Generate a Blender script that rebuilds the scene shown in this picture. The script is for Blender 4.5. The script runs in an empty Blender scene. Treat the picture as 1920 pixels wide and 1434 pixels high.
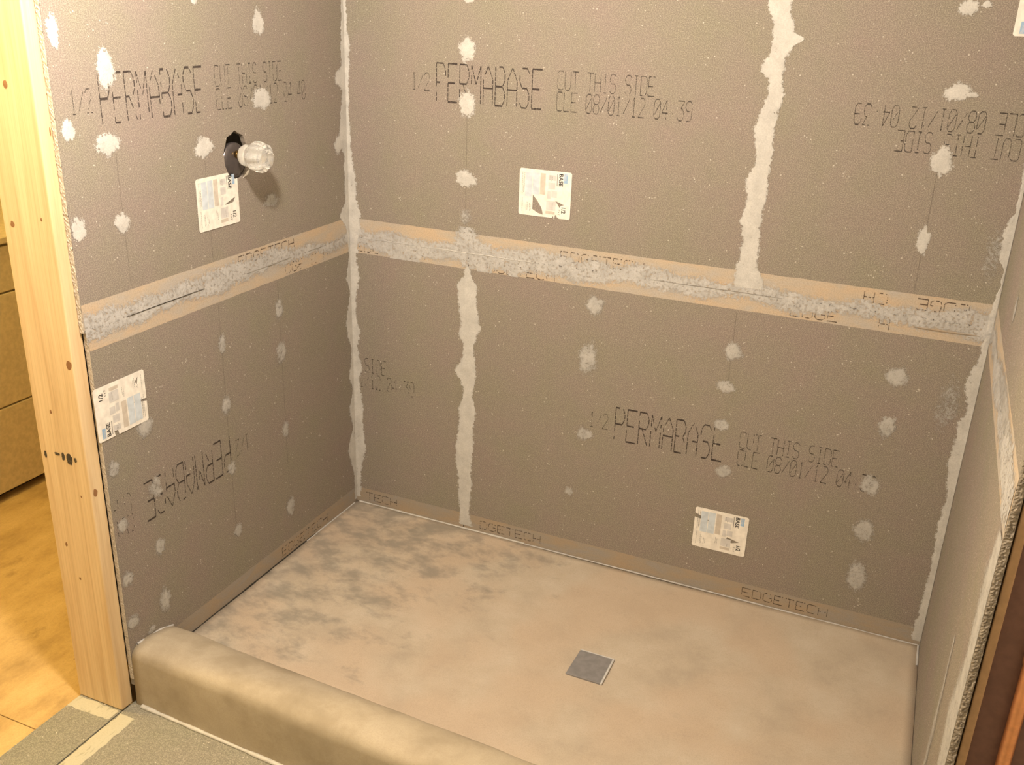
import bpy, bmesh, math, random
from mathutils import Vector, Matrix, noise
random.seed(7)
scene = bpy.context.scene
COL = scene.collection

# ------------------------------------------------------------------ camera
CAM = Vector((1.5936, -2.4698, 1.6058)); YAW, PITCH, ROLL, FPX = -0.3978, -0.3792, 0.0373, 1806.7
fwd = Vector((math.cos(PITCH)*math.sin(YAW), math.cos(PITCH)*math.cos(YAW), math.sin(PITCH)))
rgt = Vector((math.cos(YAW), -math.sin(YAW), 0)); upv = rgt.cross(fwd)
cr = math.cos(ROLL)*rgt + math.sin(ROLL)*upv; cu = -math.sin(ROLL)*rgt + math.cos(ROLL)*upv
cd = bpy.data.cameras.new('camera'); cam = bpy.data.objects.new('camera', cd); COL.objects.link(cam)
m = Matrix((cr, cu, -fwd)).transposed().to_4x4(); m.translation = CAM; cam.matrix_world = m
cd.sensor_fit = 'HORIZONTAL'; cd.sensor_width = 36.0; cd.lens = FPX/1920*36; cd.clip_start = 0.02
scene.camera = cam

# ------------------------------------------------------------------ world, lamps, exposure
w = bpy.data.worlds.new('world'); scene.world = w; w.use_nodes = True
w.node_tree.nodes['Background'].inputs[0].default_value = (1, 0.85, 0.68, 1)
w.node_tree.nodes['Background'].inputs[1].default_value = 0.05
vs = scene.view_settings
vs.view_transform = 'Standard'; vs.look = 'None'; vs.gamma = 1; vs.use_curve_mapping = False; vs.exposure = 0.34
def lamp(name, loc, energy, color, radius):
    l = bpy.data.lights.new(name, 'POINT'); l.energy = energy; l.color = color; l.shadow_soft_size = radius
    o = bpy.data.objects.new(name, l); o.location = loc; COL.objects.link(o); return o
lamp('ceiling_lamp', (0.65, -1.345, 1.955), 82, (1.0, 0.872, 0.745), 0.06)
lamp('hall_lamp', (-0.95, -1.27, 2.10), 50, (1.0, 0.70, 0.22), 0.07)
lamp('vanity_lamp', (-0.12, -1.85, 1.97), 16, (1.0, 0.80, 0.40), 0.06)

W, S, XS, XU, BT = 1.7935, 0.914, 0.404, 1.210, 0.0127   # alcove width, first seam height, seams, board thickness
ZB = -0.075                                              # bathroom floor level
CEIL = 2.42
LEFT_PATCHES = [(-1.0191, 1.5198, 0.0278, 0.0576), (-0.8971, 1.4432, 0.0457, 0.0685), (-1.0131, 1.3297, 0.029, 0.0408), (-0.9125, 1.2912, 0.0551, 0.0475), (-0.62, 1.2507, 0.0556, 0.0466), (-0.3877, 1.5272, 0.0422, 0.0495), (-0.3907, 1.3466, 0.0735, 0.0441), (-0.9012, 1.1215, 0.0393, 0.0365), (-1.0194, 1.1303, 0.0354, 0.0476), (-0.3756, 1.0861, 0.0591, 0.0363), (-0.6116, 1.5772, 0.0177, 0.0179), (-0.3679, 0.7834, 0.0334, 0.0514), (-0.613, 0.7498, 0.0282, 0.0478), (-0.3696, 0.6547, 0.0388, 0.0593), (-0.6153, 0.5834, 0.033, 0.0528), (-0.368, 0.4138, 0.0301, 0.0496), (-0.9019, 0.6367, 0.0459, 0.047), (-1.0104, 0.5732, 0.0333, 0.0408), (-0.8925, 0.4692, 0.0407, 0.0548), (-1.0056, 0.4239, 0.0311, 0.0372), (-0.8987, 0.3091, 0.0346, 0.0456), (-0.6067, 0.2031, 0.0306, 0.0387), (-0.3662, 0.1564, 0.0363, 0.0597), (-0.6149, 0.3947, 0.0297, 0.0399), (-0.9018, 0.1522, 0.0389, 0.0652), (-1.0106, 0.2799, 0.0317, 0.0413), (-1.0116, 0.158, 0.0356, 0.037), (-0.0367, 1.3768, 0.0328, 0.0434), (-0.0474, 1.1935, 0.0389, 0.0483), (-0.9567, 0.0985, 0.0239, 0.0206)]
BACK_PATCHES = [(0.3886, 1.473, 0.0415, 0.0571), (0.393, 1.3302, 0.0456, 0.0679), (0.3903, 1.1275, 0.057, 0.0419), (0.3894, 1.5974, 0.0282, 0.0131), (1.6043, 1.6205, 0.0384, 0.0302), (1.6172, 1.4454, 0.0503, 0.0387), (1.609, 1.2908, 0.0428, 0.0645), (1.605, 1.1022, 0.0279, 0.0582), (0.7991, 0.8178, 0.0467, 0.0523), (0.7879, 0.6568, 0.0543, 0.0868), (1.1954, 0.7484, 0.0447, 0.0505), (1.1857, 0.648, 0.0484, 0.0306), (1.6062, 0.7539, 0.0491, 0.0503), (1.605, 0.6181, 0.0426, 0.0581), (1.5931, 0.444, 0.0439, 0.0579), (1.186, 0.5322, 0.0347, 0.0347), (0.7938, 0.4213, 0.046, 0.0375), (0.7572, 0.2207, 0.0273, 0.0252), (1.208, 0.3941, 0.041, 0.0358), (1.5977, 0.3078, 0.0499, 0.0632), (1.6024, 0.1663, 0.0509, 0.0852), (1.6409, 1.6294, 0.0189, 0.0128), (1.6457, 1.4404, 0.0238, 0.0113)]
SEAM_LOWER = [(0.873, 0.3933, 0.4106), (0.844, 0.3904, 0.4147), (0.817, 0.3681, 0.4343), (0.776, 0.3705, 0.4335), (0.727, 0.3784, 0.4399), (0.687, 0.3826, 0.4496), (0.66, 0.3741, 0.4344), (0.627, 0.3943, 0.4264), (0.575, 0.3845, 0.4346), (0.544, 0.3631, 0.4371), (0.505, 0.3874, 0.4326), (0.47, 0.3972, 0.4244), (0.416, 0.3797, 0.44), (0.361, 0.3806, 0.4322), (0.305, 0.3721, 0.4334), (0.249, 0.3692, 0.429), (0.193, 0.3795, 0.4246), (0.175, 0.3835, 0.4362), (0.116, 0.3806, 0.4262), (0.058, 0.3892, 0.4236), (0.012, 0.3881, 0.4322)]
SEAM_UPPER = [(1.624, 1.1732, 1.2244), (1.6, 1.1775, 1.2252), (1.577, 1.1892, 1.2357), (1.554, 1.1911, 1.2414), (1.541, 1.1942, 1.2677), (1.525, 1.1926, 1.2456), (1.506, 1.1925, 1.2333), (1.482, 1.1743, 1.2292), (1.463, 1.1741, 1.2292), (1.446, 1.1954, 1.2279), (1.409, 1.1977, 1.2367), (1.384, 1.1933, 1.23), (1.358, 1.1838, 1.2283), (1.332, 1.1742, 1.2253), (1.307, 1.1774, 1.2249), (1.282, 1.1858, 1.2282), (1.243, 1.1881, 1.2269), (1.202, 1.1721, 1.2256), (1.163, 1.181, 1.2282), (1.122, 1.174, 1.2229), (1.094, 1.1706, 1.2237), (1.054, 1.181, 1.2237), (1.012, 1.1807, 1.225), (0.984, 1.1732, 1.2272), (0.956, 1.1711, 1.2468), (0.928, 1.1732, 1.2477)]
CORNER_RIGHT = [(1.19, 1.7873, 1.7991), (1.171, 1.7748, 1.8007), (1.153, 1.7709, 1.8012), (1.128, 1.7693, 1.8019), (1.102, 1.7687, 1.8015), (1.078, 1.7759, 1.8022), (1.06, 1.7929, 1.8028), (1.015, 1.7908, 1.804), (0.988, 1.787, 1.8026), (0.934, 1.7771, 1.8018), (0.881, 1.7795, 1.7987), (0.847, 1.7803, 1.7997), (0.811, 1.7719, 1.7983), (0.768, 1.7589, 1.7971), (0.727, 1.7726, 1.7993), (0.685, 1.7783, 1.7993), (0.669, 1.7657, 1.7997), (0.626, 1.7654, 1.8032), (0.581, 1.7651, 1.802), (0.55, 1.7621, 1.8004), (0.506, 1.7679, 1.8003), (0.445, 1.7764, 1.7983), (0.365, 1.7695, 1.7965), (0.318, 1.7755, 1.7965), (0.253, 1.7781, 1.7956), (0.187, 1.7757, 1.7971), (0.102, 1.7737, 1.7966), (0.048, 1.767, 1.7927), (0.013, 1.7676, 1.7909)]
CORNER_BACK = [(1.585, -0.0038, 0.0085), (1.501, -0.0068, 0.0091), (1.472, -0.0079, 0.017), (1.414, -0.0099, 0.0151), (1.356, -0.0084, 0.0078), (1.266, -0.008, 0.0067), (1.144, -0.0067, 0.0156), (1.081, -0.0089, 0.0285), (1.033, -0.0067, 0.0271), (0.986, -0.0046, 0.0407), (0.945, -0.0002, 0.0396), (0.853, 0.0064, 0.0218), (0.786, 0.0062, 0.0314), (0.716, 0.006, 0.0158), (0.646, 0.0038, 0.0157), (0.612, 0.0047, 0.0324), (0.557, 0.0051, 0.017), (0.486, 0.0028, 0.035), (0.447, 0.0037, 0.0199), (0.355, 0.003, 0.0356), (0.307, 0.0015, 0.0302), (0.201, 0.0025, 0.0398), (0.161, 0.0013, 0.0305), (0.12, 0.0001, 0.0211), (0.018, -0.0007, 0.0141)]
CORNER_LEFT = [(1.585, -0.0166, -0.0059), (1.415, -0.029, -0.0153), (1.372, -0.0479, -0.015), (1.342, -0.0277, -0.0138), (1.201, -0.0524, -0.0132), (1.161, -0.0266, -0.0095), (1.019, -0.0286, -0.0113), (0.982, -0.0594, -0.0075), (0.945, -0.0267, -0.0004), (0.851, -0.002, 0.01), (0.787, -0.0352, 0.0097), (0.74, -0.0076, 0.0106), (0.649, -0.0425, 0.0091), (0.595, -0.0333, 0.0065), (0.546, -0.0081, 0.0075), (0.459, -0.0342, 0.0063), (0.409, -0.0117, 0.0041), (0.349, -0.0399, 0.0041), (0.278, -0.0181, 0.001), (0.208, -0.0534, 0.0006), (0.165, -0.0397, 0.002), (0.102, -0.0202, -0.0007), (0.01, -0.018, -0.0016)]

# ------------------------------------------------------------------ node helpers
def new_mat(name):
    mt = bpy.data.materials.new(name); mt.use_nodes = True
    nt = mt.node_tree; return mt, nt, nt.nodes['Principled BSDF']
def nd(nt, typ, **kw):
    n = nt.nodes.new(typ)
    for k, v in kw.items():
        if k in n.inputs: n.inputs[k].default_value = v
        else: setattr(n, k, v)
    return n
def pos(nt, scale=(1, 1, 1)):
    g = nd(nt, 'ShaderNodeNewGeometry'); mp = nd(nt, 'ShaderNodeMapping'); mp.inputs['Scale'].default_value = scale
    nt.links.new(g.outputs['Position'], mp.inputs['Vector']); return mp.outputs[0]
def nz(nt, vec, scale, detail=3.0, rough=0.55, dist=0.0):
    n = nd(nt, 'ShaderNodeTexNoise', Scale=scale, Detail=detail, Roughness=rough, Distortion=dist)
    nt.links.new(vec, n.inputs['Vector']); return n.outputs['Fac']
def ramp(nt, fac, stops):
    r = nd(nt, 'ShaderNodeValToRGB'); e = r.color_ramp.elements
    while len(e) > 1: e.remove(e[-1])
    e[0].position, e[0].color = stops[0][0], tuple(stops[0][1]) + (1,)
    for p, c in stops[1:]:
        q = e.new(p); q.color = tuple(c) + (1,)
    nt.links.new(fac, r.inputs[0]); return r.outputs[0]
def mixc(nt, fac, a, b, mode='MIX'):
    n = nd(nt, 'ShaderNodeMix', data_type='RGBA', blend_type=mode)
    for s, i in ((fac, 0), (a, 6), (b, 7)):
        if hasattr(s, 'is_linked'): nt.links.new(s, n.inputs[i])
        elif isinstance(s, (int, float)): n.inputs[i].default_value = s
        else: n.inputs[i].default_value = tuple(s) + (1,)
    return n.outputs[2]
def mth(nt, op, a, b=0.0):
    n = nd(nt, 'ShaderNodeMath', operation=op)
    for s, i in ((a, 0), (b, 1)):
        if hasattr(s, 'is_linked'): nt.links.new(s, n.inputs[i])
        else: n.inputs[i].default_value = s
    return n.outputs[0]
def sstep(nt, v, lo, hi, a=0.0, b=1.0):
    n = nd(nt, 'ShaderNodeMapRange', interpolation_type='SMOOTHSTEP')
    n.inputs[1].default_value, n.inputs[2].default_value, n.inputs[3].default_value, n.inputs[4].default_value = lo, hi, a, b
    nt.links.new(v, n.inputs[0]); return n.outputs[0]
def bump(nt, b, h, strength, dist=0.002):
    n = nd(nt, 'ShaderNodeBump', Strength=strength, Distance=dist)
    nt.links.new(h, n.inputs['Height']); nt.links.new(n.outputs[0], b.inputs['Normal'])
def setc(nt, b, col, rough=0.8, spec=0.3):
    if hasattr(col, 'is_linked'): nt.links.new(col, b.inputs['Base Color'])
    else: b.inputs['Base Color'].default_value = tuple(col) + (1,)
    b.inputs['Roughness'].default_value = rough; b.inputs['Specular IOR Level'].default_value = spec

# ------------------------------------------------------------------ materials
def m_plain(name, col, rough=0.7, spec=0.3, metal=0.0):
    mt, nt, b = new_mat(name); setc(nt, b, col, rough, spec); b.inputs['Metallic'].default_value = metal
    p = pos(nt); n = nz(nt, p, 60, 3)
    c = mixc(nt, sstep(nt, n, 0.3, 0.7, 0.0, 1.0), tuple(x*0.9 for x in col), tuple(min(1, x*1.08) for x in col))
    nt.links.new(c, b.inputs['Base Color']); return mt
def m_board(name, base, tint_a, tint_b):
    mt, nt, b = new_mat(name); p = pos(nt)
    big = nz(nt, p, 5.5, 3, 0.6); fine = nz(nt, p, 420, 2, 0.7); mid = nz(nt, p, 60, 4, 0.6)
    c = ramp(nt, big, [(0.32, tint_a), (0.5, base), (0.68, tint_b)])
    c = mixc(nt, sstep(nt, mid, 0.3, 0.7, 0, 0.35), c, tuple(x*0.86 for x in base))
    c = mixc(nt, sstep(nt, fine, 0.38, 0.72, 0, 1), mixc(nt, 0.30, c, (0.06, 0.05, 0.04)), mixc(nt, 0.20, c, (0.8, 0.72, 0.6)))
    vo = nd(nt, 'ShaderNodeTexVoronoi', Scale=95.0); nt.links.new(p, vo.inputs['Vector'])
    sel = nz(nt, p, 33, 1)
    sp = mth(nt, 'MULTIPLY', sstep(nt, vo.outputs['Distance'], 0.10, 0.2, 1, 0), sstep(nt, sel, 0.56, 0.62))
    c = mixc(nt, mth(nt, 'MULTIPLY', sp, 0.55), c, (0.75, 0.70, 0.62))
    setc(nt, b, c, 0.85, 0.25); bump(nt, b, fine, 0.25, 0.001); return mt
M_BOARD = m_board('cement_board', (0.276, 0.237, 0.196), (0.286, 0.228, 0.202), (0.264, 0.241, 0.180))
M_FBOARD = m_board('floor_board', (0.27, 0.255, 0.20), (0.28, 0.255, 0.21), (0.26, 0.255, 0.19))
def m_edge(name, ca, cb):          # rough cut edge of the board: crumbly cement between two given tones
    mt, nt, b = new_mat(name); p = pos(nt)
    n = nz(nt, p, 160, 4, 0.7)
    setc(nt, b, ramp(nt, n, [(0.3, ca), (0.65, cb)]), 0.9, 0.2); bump(nt, b, n, 0.6, 0.003); return mt
M_EDGE = m_edge('board_torn_edge_shaded', (0.13, 0.11, 0.09), (0.33, 0.285, 0.23)); M_EDGEL = m_edge('board_cut_edge', (0.36, 0.31, 0.25), (0.58, 0.51, 0.42))  # right-hand torn edge has its shade painted into a darker colour
def m_band(name, streak, k=1.0):
    mt, nt, b = new_mat(name); p = pos(nt, streak)
    n = nz(nt, p, 9, 4, 0.6, 0.4); f = nz(nt, pos(nt), 330, 2, 0.6)
    c = ramp(nt, n, [(0.34, (0.41*k, 0.37*k, 0.325*k)), (0.48, (0.44*k, 0.37*k, 0.29*k)), (0.66, (0.49*k, 0.375*k, 0.26*k))])
    c = mixc(nt, sstep(nt, f, 0.35, 0.7, 0, 0.3), c, (0.2, 0.16, 0.12))
    setc(nt, b, c, 0.8, 0.25); return mt
M_BAND = m_band('edge_band', (1, 1, 2.5), 1.12)
M_BANDLOW = m_band('edge_band_dark', (1, 1, 3.0), 0.80)  # same band in a darker tone, mainly for the bottom edges
def m_thinset(name, col, lo, hi, soft=0.35):
    """mortar smear: the alpha follows how far a point lies from the smear's rim, broken up by noise"""
    mt, nt, b = new_mat(name); p = pos(nt)
    at = nd(nt, 'ShaderNodeAttribute', attribute_name='edge')
    n1 = nz(nt, p, 120, 5, 0.7); n2 = nz(nt, p, 26, 3, 0.6); n3 = nz(nt, p, 430, 2, 0.6); n4 = nz(nt, p, 900, 2, 0.6)
    v = mth(nt, 'ADD', at.outputs['Fac'], mth(nt, 'MULTIPLY', mth(nt, 'SUBTRACT', n1, 0.5), lo))
    v = mth(nt, 'ADD', v, mth(nt, 'MULTIPLY', mth(nt, 'SUBTRACT', n2, 0.5), 0.6))
    v = mth(nt, 'ADD', v, mth(nt, 'MULTIPLY', mth(nt, 'SUBTRACT', n4, 0.5), hi))
    nt.links.new(mth(nt, 'GREATER_THAN', v, soft), b.inputs['Alpha'])
    c = mixc(nt, sstep(nt, n2, 0.3, 0.7), tuple(x*0.88 for x in col), tuple(min(1, x*1.06) for x in col))
    c = mixc(nt, sstep(nt, n3, 0.35, 0.72, 0, 0.35), c, tuple(x*0.6 for x in col))
    setc(nt, b, c, 0.75, 0.3); bump(nt, b, n1, 0.35, 0.002); return mt
M_THIN = m_thinset('thinset', (0.56, 0.54, 0.505), 2.8, 1.5, 0.42)
M_THINF = m_thinset('thinset_thin_smear', (0.47, 0.45, 0.42), 2.0, 2.4, 0.50)
M_SEAM = m_thinset('thinset_seam', (0.50, 0.485, 0.465), 3.6, 2.6, 0.50)
M_INK = None
def m_ink(name, col, cov):
    mt, nt, b = new_mat(name); p = pos(nt)
    n = nz(nt, p, 210, 3, 0.7); n2 = nz(nt, p, 16, 2, 0.5)
    v = mth(nt, 'ADD', n, mth(nt, 'MULTIPLY', mth(nt, 'SUBTRACT', n2, 0.5), 0.9))
    nt.links.new(sstep(nt, v, 0.22, 0.50, cov*0.45, cov), b.inputs['Alpha'])
    setc(nt, b, col, 0.8, 0.2); return mt
M_INK = m_ink('black_print_ink', (0.06, 0.047, 0.042), 0.88)
M_INKTHIN = m_ink('faded_print_ink', (0.06, 0.048, 0.043), 0.72)
M_INKBAND = m_ink('brown_print_ink', (0.11, 0.075, 0.055), 0.74)
M_PENCIL = m_ink('pencil_line', (0.12, 0.10, 0.085), 0.22)
M_WHITE = m_plain('label_paper', (0.80, 0.76, 0.69), 0.55, 0.35)
M_LBLUE = m_plain('label_pale_blue', (0.56, 0.62, 0.68), 0.55)
M_LTAN = m_plain('label_pale_tan', (0.56, 0.50, 0.43), 0.55)
M_LGREY = m_plain('label_pale_grey', (0.60, 0.58, 0.56), 0.55)
M_LDARK = m_plain('label_black', (0.03, 0.03, 0.032), 0.5)
M_LLINE = m_plain('label_text_grey', (0.26, 0.25, 0.24), 0.5)
M_LCOBALT = m_plain('label_blue', (0.32, 0.47, 0.66), 0.5)
M_TORN = m_plain('label_torn_back', (0.27, 0.25, 0.22), 0.8)

def m_wood(name, lo, mid, hi, scale=(28, 28, 1.3)):
    mt, nt, b = new_mat(name); p = pos(nt, scale)
    n = nz(nt, p, 1.6, 4, 0.6, 0.6); f = nz(nt, pos(nt, (260, 260, 6)), 1.0, 3, 0.6)
    wv = nd(nt, 'ShaderNodeTexWave', Scale=1.15, Distortion=3.2, Detail=2.0); wv.bands_direction = 'X'
    nt.links.new(pos(nt, (26, 26, 0.55)), wv.inputs['Vector']); wv.inputs['Detail Scale'].default_value = 0.6
    c = ramp(nt, n, [(0.3, lo), (0.5, mid), (0.72, hi)])
    c = mixc(nt, sstep(nt, wv.outputs['Fac'], 0.0, 0.12, 0.18, 0.0), c, tuple(x*0.62 for x in lo))
    c = mixc(nt, sstep(nt, f, 0.4, 0.75, 0, 0.18), c, tuple(x*0.7 for x in lo))
    setc(nt, b, c, 0.6, 0.3); bump(nt, b, f, 0.1, 0.001); return mt
M_STUD = m_wood('pine_lumber', (0.62, 0.43, 0.23), (0.72, 0.53, 0.30), (0.78, 0.60, 0.36))
M_LATH = m_plain('tan_lath', (0.42, 0.27, 0.15), 0.6)
M_KNOT = m_plain('pine_knot', (0.28, 0.14, 0.06), 0.6)
M_STAMP = m_ink('lumber_stamp_ink', (0.05, 0.045, 0.035), 0.8)
def m_ply(name):
    mt, nt, b = new_mat(name)
    n = nz(nt, pos(nt, (7, 3.2, 1)), 1.6, 6, 0.68, 0.0); s = nz(nt, pos(nt, (1.5, 1, 1)), 7, 6, 0.7, 0.0); f = nz(nt, pos(nt), 300, 2)
    c = ramp(nt, n, [(0.3, (0.40, 0.26, 0.10)), (0.5, (0.56, 0.375, 0.15)), (0.7, (0.66, 0.46, 0.20))])
    c = mixc(nt, sstep(nt, s, 0.56, 0.74, 0, 0.6), c, (0.26, 0.165, 0.06))
    c = mixc(nt, sstep(nt, f, 0.4, 0.75, 0, 0.3), c, (0.36, 0.24, 0.10))
    setc(nt, b, c, 0.7, 0.25); return mt
M_PLY = m_ply('plywood_subfloor')
def m_mortar(name):
    """dry-pack mortar: beige, with damp grey stains drifting over the left end"""
    mt, nt, b = new_mat(name); g = nd(nt, 'ShaderNodeNewGeometry'); sx = nd(nt, 'ShaderNodeSeparateXYZ')
    nt.links.new(g.outputs['Position'], sx.inputs[0])
    n = nz(nt, pos(nt), 7, 6, 0.66, 0.0); n2 = nz(nt, pos(nt, (1, 1.5, 1)), 9, 6, 0.68, 0.15); f = nz(nt, pos(nt), 380, 2); hue = nz(nt, pos(nt), 3.0, 2)
    c = ramp(nt, n, [(0.28, (0.40, 0.335, 0.26)), (0.5, (0.48, 0.405, 0.315)), (0.74, (0.545, 0.475, 0.385))])
    c = mixc(nt, sstep(nt, hue, 0.42, 0.62, 0.0, 0.55), c, (0.51, 0.39, 0.285))
    reach = sstep(nt, mth(nt, 'ADD', sx.outputs[0], mth(nt, 'MULTIPLY', sx.outputs[1], -0.55)), 0.35, 1.25, 0.145, -0.12)
    st = sstep(nt, mth(nt, 'ADD', n2, reach), 0.52, 0.78, 0, 0.72)
    c = mixc(nt, st, c, (0.22, 0.205, 0.175))
    c = mixc(nt, sstep(nt, f, 0.36, 0.74, 0, 0.25), c, (0.28, 0.22, 0.16))
    setc(nt, b, c, 0.8, 0.25); bump(nt, b, n, 0.1, 0.004); return mt
M_MORTAR = m_mortar('dry_pack_mortar')
def m_curb(name):
    mt, nt, b = new_mat(name)
    n = nz(nt, pos(nt), 8, 6, 0.62, 0.0); f = nz(nt, pos(nt), 380, 2); n2 = nz(nt, pos(nt), 6, 6, 0.65, 0.0)
    c = ramp(nt, n, [(0.28, (0.34, 0.285, 0.21)), (0.5, (0.42, 0.355, 0.265)), (0.74, (0.48, 0.415, 0.32))])
    c = mixc(nt, sstep(nt, n2, 0.46, 0.72, 0, 0.5), c, (0.25, 0.205, 0.14))
    c = mixc(nt, sstep(nt, f, 0.36, 0.74, 0, 0.25), c, (0.28, 0.22, 0.16))
    setc(nt, b, c, 0.8, 0.25); bump(nt, b, n, 0.15, 0.004); return mt
M_CURB = m_curb('curb_mortar')
M_CAULK = m_plain('pale_caulk', (0.54, 0.52, 0.48), 0.4, 0.45)
M_CAULKG = m_plain('grey_caulk', (0.47, 0.45, 0.43), 0.55, 0.35)
M_DRAIN = m_plain('drain_cover_grey', (0.215, 0.205, 0.205), 0.45, 0.4)
M_DRAINL = m_plain('drain_rim', (0.55, 0.54, 0.53), 0.3, 0.5)
M_CHROME = m_plain('dark_chrome', (0.115, 0.10, 0.10), 0.25, 0.6, 0.6)
M_BRASS = m_plain('brass', (0.62, 0.42, 0.14), 0.25, 0.5, 1.0)
M_COPPER = m_plain('copper', (0.78, 0.36, 0.16), 0.32, 0.5, 0.75)
M_BROWN = m_plain('dark_brown_panel', (0.19, 0.105, 0.085), 0.45, 0.4)
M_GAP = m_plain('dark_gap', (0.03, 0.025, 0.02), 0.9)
M_PAINT = m_plain('pale_paint', (0.55, 0.53, 0.48), 0.8)
M_PAINTY = m_plain('cream_paint', (0.70, 0.62, 0.42), 0.8)
M_CAB = m_plain('tan_cabinet', (0.62, 0.50, 0.30), 0.5, 0.35)
mt, nt, b = new_mat('clear_acrylic'); b.inputs['Transmission Weight'].default_value = 1.0; b.inputs['IOR'].default_value = 1.47
b.inputs['Roughness'].default_value = 0.08; b.inputs['Transmission Weight'].default_value = 0.82; nv = nz(nt, pos(nt), 90, 2); nt.links.new(mixc(nt, nv, (0.98, 0.98, 0.94), (1, 1, 0.98)), b.inputs['Base Color']); M_ACRYL = mt

# ------------------------------------------------------------------ mesh helpers
def link(name, me, mat=None, parent=None):
    o = bpy.data.objects.new(name, me); COL.objects.link(o)
    for x in (mat if isinstance(mat, (list, tuple)) else [mat] if mat else []): me.materials.append(x)
    if parent: o.parent = parent
    return o
def from_bm(name, bm, mat, parent=None, smooth=False):
    bmesh.ops.recalc_face_normals(bm, faces=bm.faces)
    me = bpy.data.meshes.new(name); bm.to_mesh(me); bm.free()
    if smooth:
        for p in me.polygons: p.use_smooth = True
    return link(name, me, mat, parent)
def box(name, lo, hi, mat, parent=None, bev=0.0, seg=2):
    bm = bmesh.new(); bmesh.ops.create_cube(bm, size=1)
    for v in bm.verts: v.co = Vector([(lo[i]+hi[i])/2 + v.co[i]*(hi[i]-lo[i]) for i in range(3)])
    if bev: bmesh.ops.bevel(bm, geom=list(bm.edges), offset=bev, segments=seg, profile=0.5, affect='EDGES')
    return from_bm(name, bm, mat, parent, False)
def tag(o, label, cat=None, group=None, kind=None):
    o['label'] = label
    if cat: o['category'] = cat
    if group: o['group'] = group
    if kind: o['kind'] = kind
    return o
def PT(wall, u, v, h):
    if wall == 'back': return Vector((u, -h, v))
    if wall == 'left': return Vector((h, u, v))
    if wall == 'right': return Vector((W-h, u, v))
    if wall == 'ground': return Vector((u, v, ZB+h))
    if wall == 'stud': return Vector((u, -1.0705-h, v))
    if wall == 'studside': return Vector((-0.0127+h, u, v))
def interp(tab, x):
    tab = sorted(tab)
    if x <= tab[0][0]: return tab[0][1:]
    for a, c in zip(tab, tab[1:]):
        if x <= c[0]:
            t = (x-a[0])/(c[0]-a[0]); return tuple(p+(q-p)*t for p, q in zip(a[1:], c[1:]))
    return tab[-1][1:]
def set_edge(me, vals):
    a = me.attributes.new('edge', 'FLOAT', 'POINT'); a.data.foreach_set('value', vals)
def strip(name, wall, tab, mat, parent, vertical=True, hmax=0.0010, step=0.006, margin=0.006, rim=0.010, dens=1.0, base=0.0005, clamp=None):
    """irregular trowelled band; tab = [(along, side0, side1), ...]; edge attribute rises from 0 at the rim to 1 inside"""
    a0, a1 = min(t[0] for t in tab), max(t[0] for t in tab); n = max(2, int((a1-a0)/step)); vs_, fs, ev = [], [], []
    for i in range(n+1):
        a = a0 + (a1-a0)*i/n; s0, s1 = interp(tab, a)
        j0 = noise.noise((a*60, s0*9, 1.3))*0.004; j1 = noise.noise((a*60, s1*9, 7.7))*0.004
        s0, s1 = s0-margin+j0, s1+margin+j1
        if clamp: s0, s1 = max(s0, clamp[0]), min(s1, clamp[1])
        wd = max(s1-s0, 0.002); r = min(rim, wd*0.42)
        offs = [0, r*0.5, r, wd*0.5, wd-r, wd-r*0.5, wd]; es = [0, 0.5, 1, 1, 1, 0.5, 0]; hs = [0, .5, .85, 1, .85, .5, 0]
        if clamp and s0 <= clamp[0]+1e-6: es[0:3] = [1, 1, 1]
        if clamp and s1 >= clamp[1]-1e-6: es[4:7] = [1, 1, 1]
        for o_, e_, h_ in zip(offs, es, hs):
            hh = base + hmax*h_*(0.75+0.5*noise.noise((a*40, o_*60, 3)))
            vs_.append(PT(wall, s0+o_, a, hh) if vertical else PT(wall, a, s0+o_, hh)); ev.append(e_*dens)
    for i in range(n):
        for j in range(6):
            q = i*7+j; fs.append((q, q+1, q+8, q+7))
    me = bpy.data.meshes.new(name); me.from_pydata(vs_, [], fs); set_edge(me, ev)
    for p in me.polygons: p.use_smooth = True
    return link(name, me, mat, parent)
def blob(name, wall, u, v, wd, ht, mat, parent, seed, dens=1.0, tilt=0.0, hmax=0.0010, base=0.0004):
    rng = random.Random(seed); N = 30; vs_, ev, fs = [PT(wall, u, v, base+hmax)], [dens], []
    rings = [(0.35, 1, 1), (0.62, 1, .85), (0.85, 0.6, .5), (1.18, 0.0, 0)]; ca, sa = math.cos(tilt), math.sin(tilt)
    for rr, e_, h_ in rings:
        for k in range(N):
            t = 2*math.pi*k/N
            f = 1 + 0.30*noise.noise((math.cos(t)*1.3, math.sin(t)*1.3, seed*3.1)) + 0.16*noise.noise((math.cos(t)*4, math.sin(t)*4, seed*1.7))
            x, y = math.cos(t)*wd*0.55*rr*f, math.sin(t)*ht*0.55*rr*f
            vs_.append(PT(wall, u+x*ca-y*sa, v+x*sa+y*ca, base+hmax*h_)); ev.append(e_*dens)
    for k in range(N): fs.append((0, 1+k, 1+(k+1) % N))
    for r in range(3):
        for k in range(N):
            a = 1+r*N+k; c = 1+r*N+(k+1) % N; fs.append((a, a+N, c+N, c))
    me = bpy.data.meshes.new(name); me.from_pydata(vs_, [], fs); set_edge(me, ev)
    for p in me.polygons: p.use_smooth = True
    return link(name, me, mat, parent)
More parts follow.
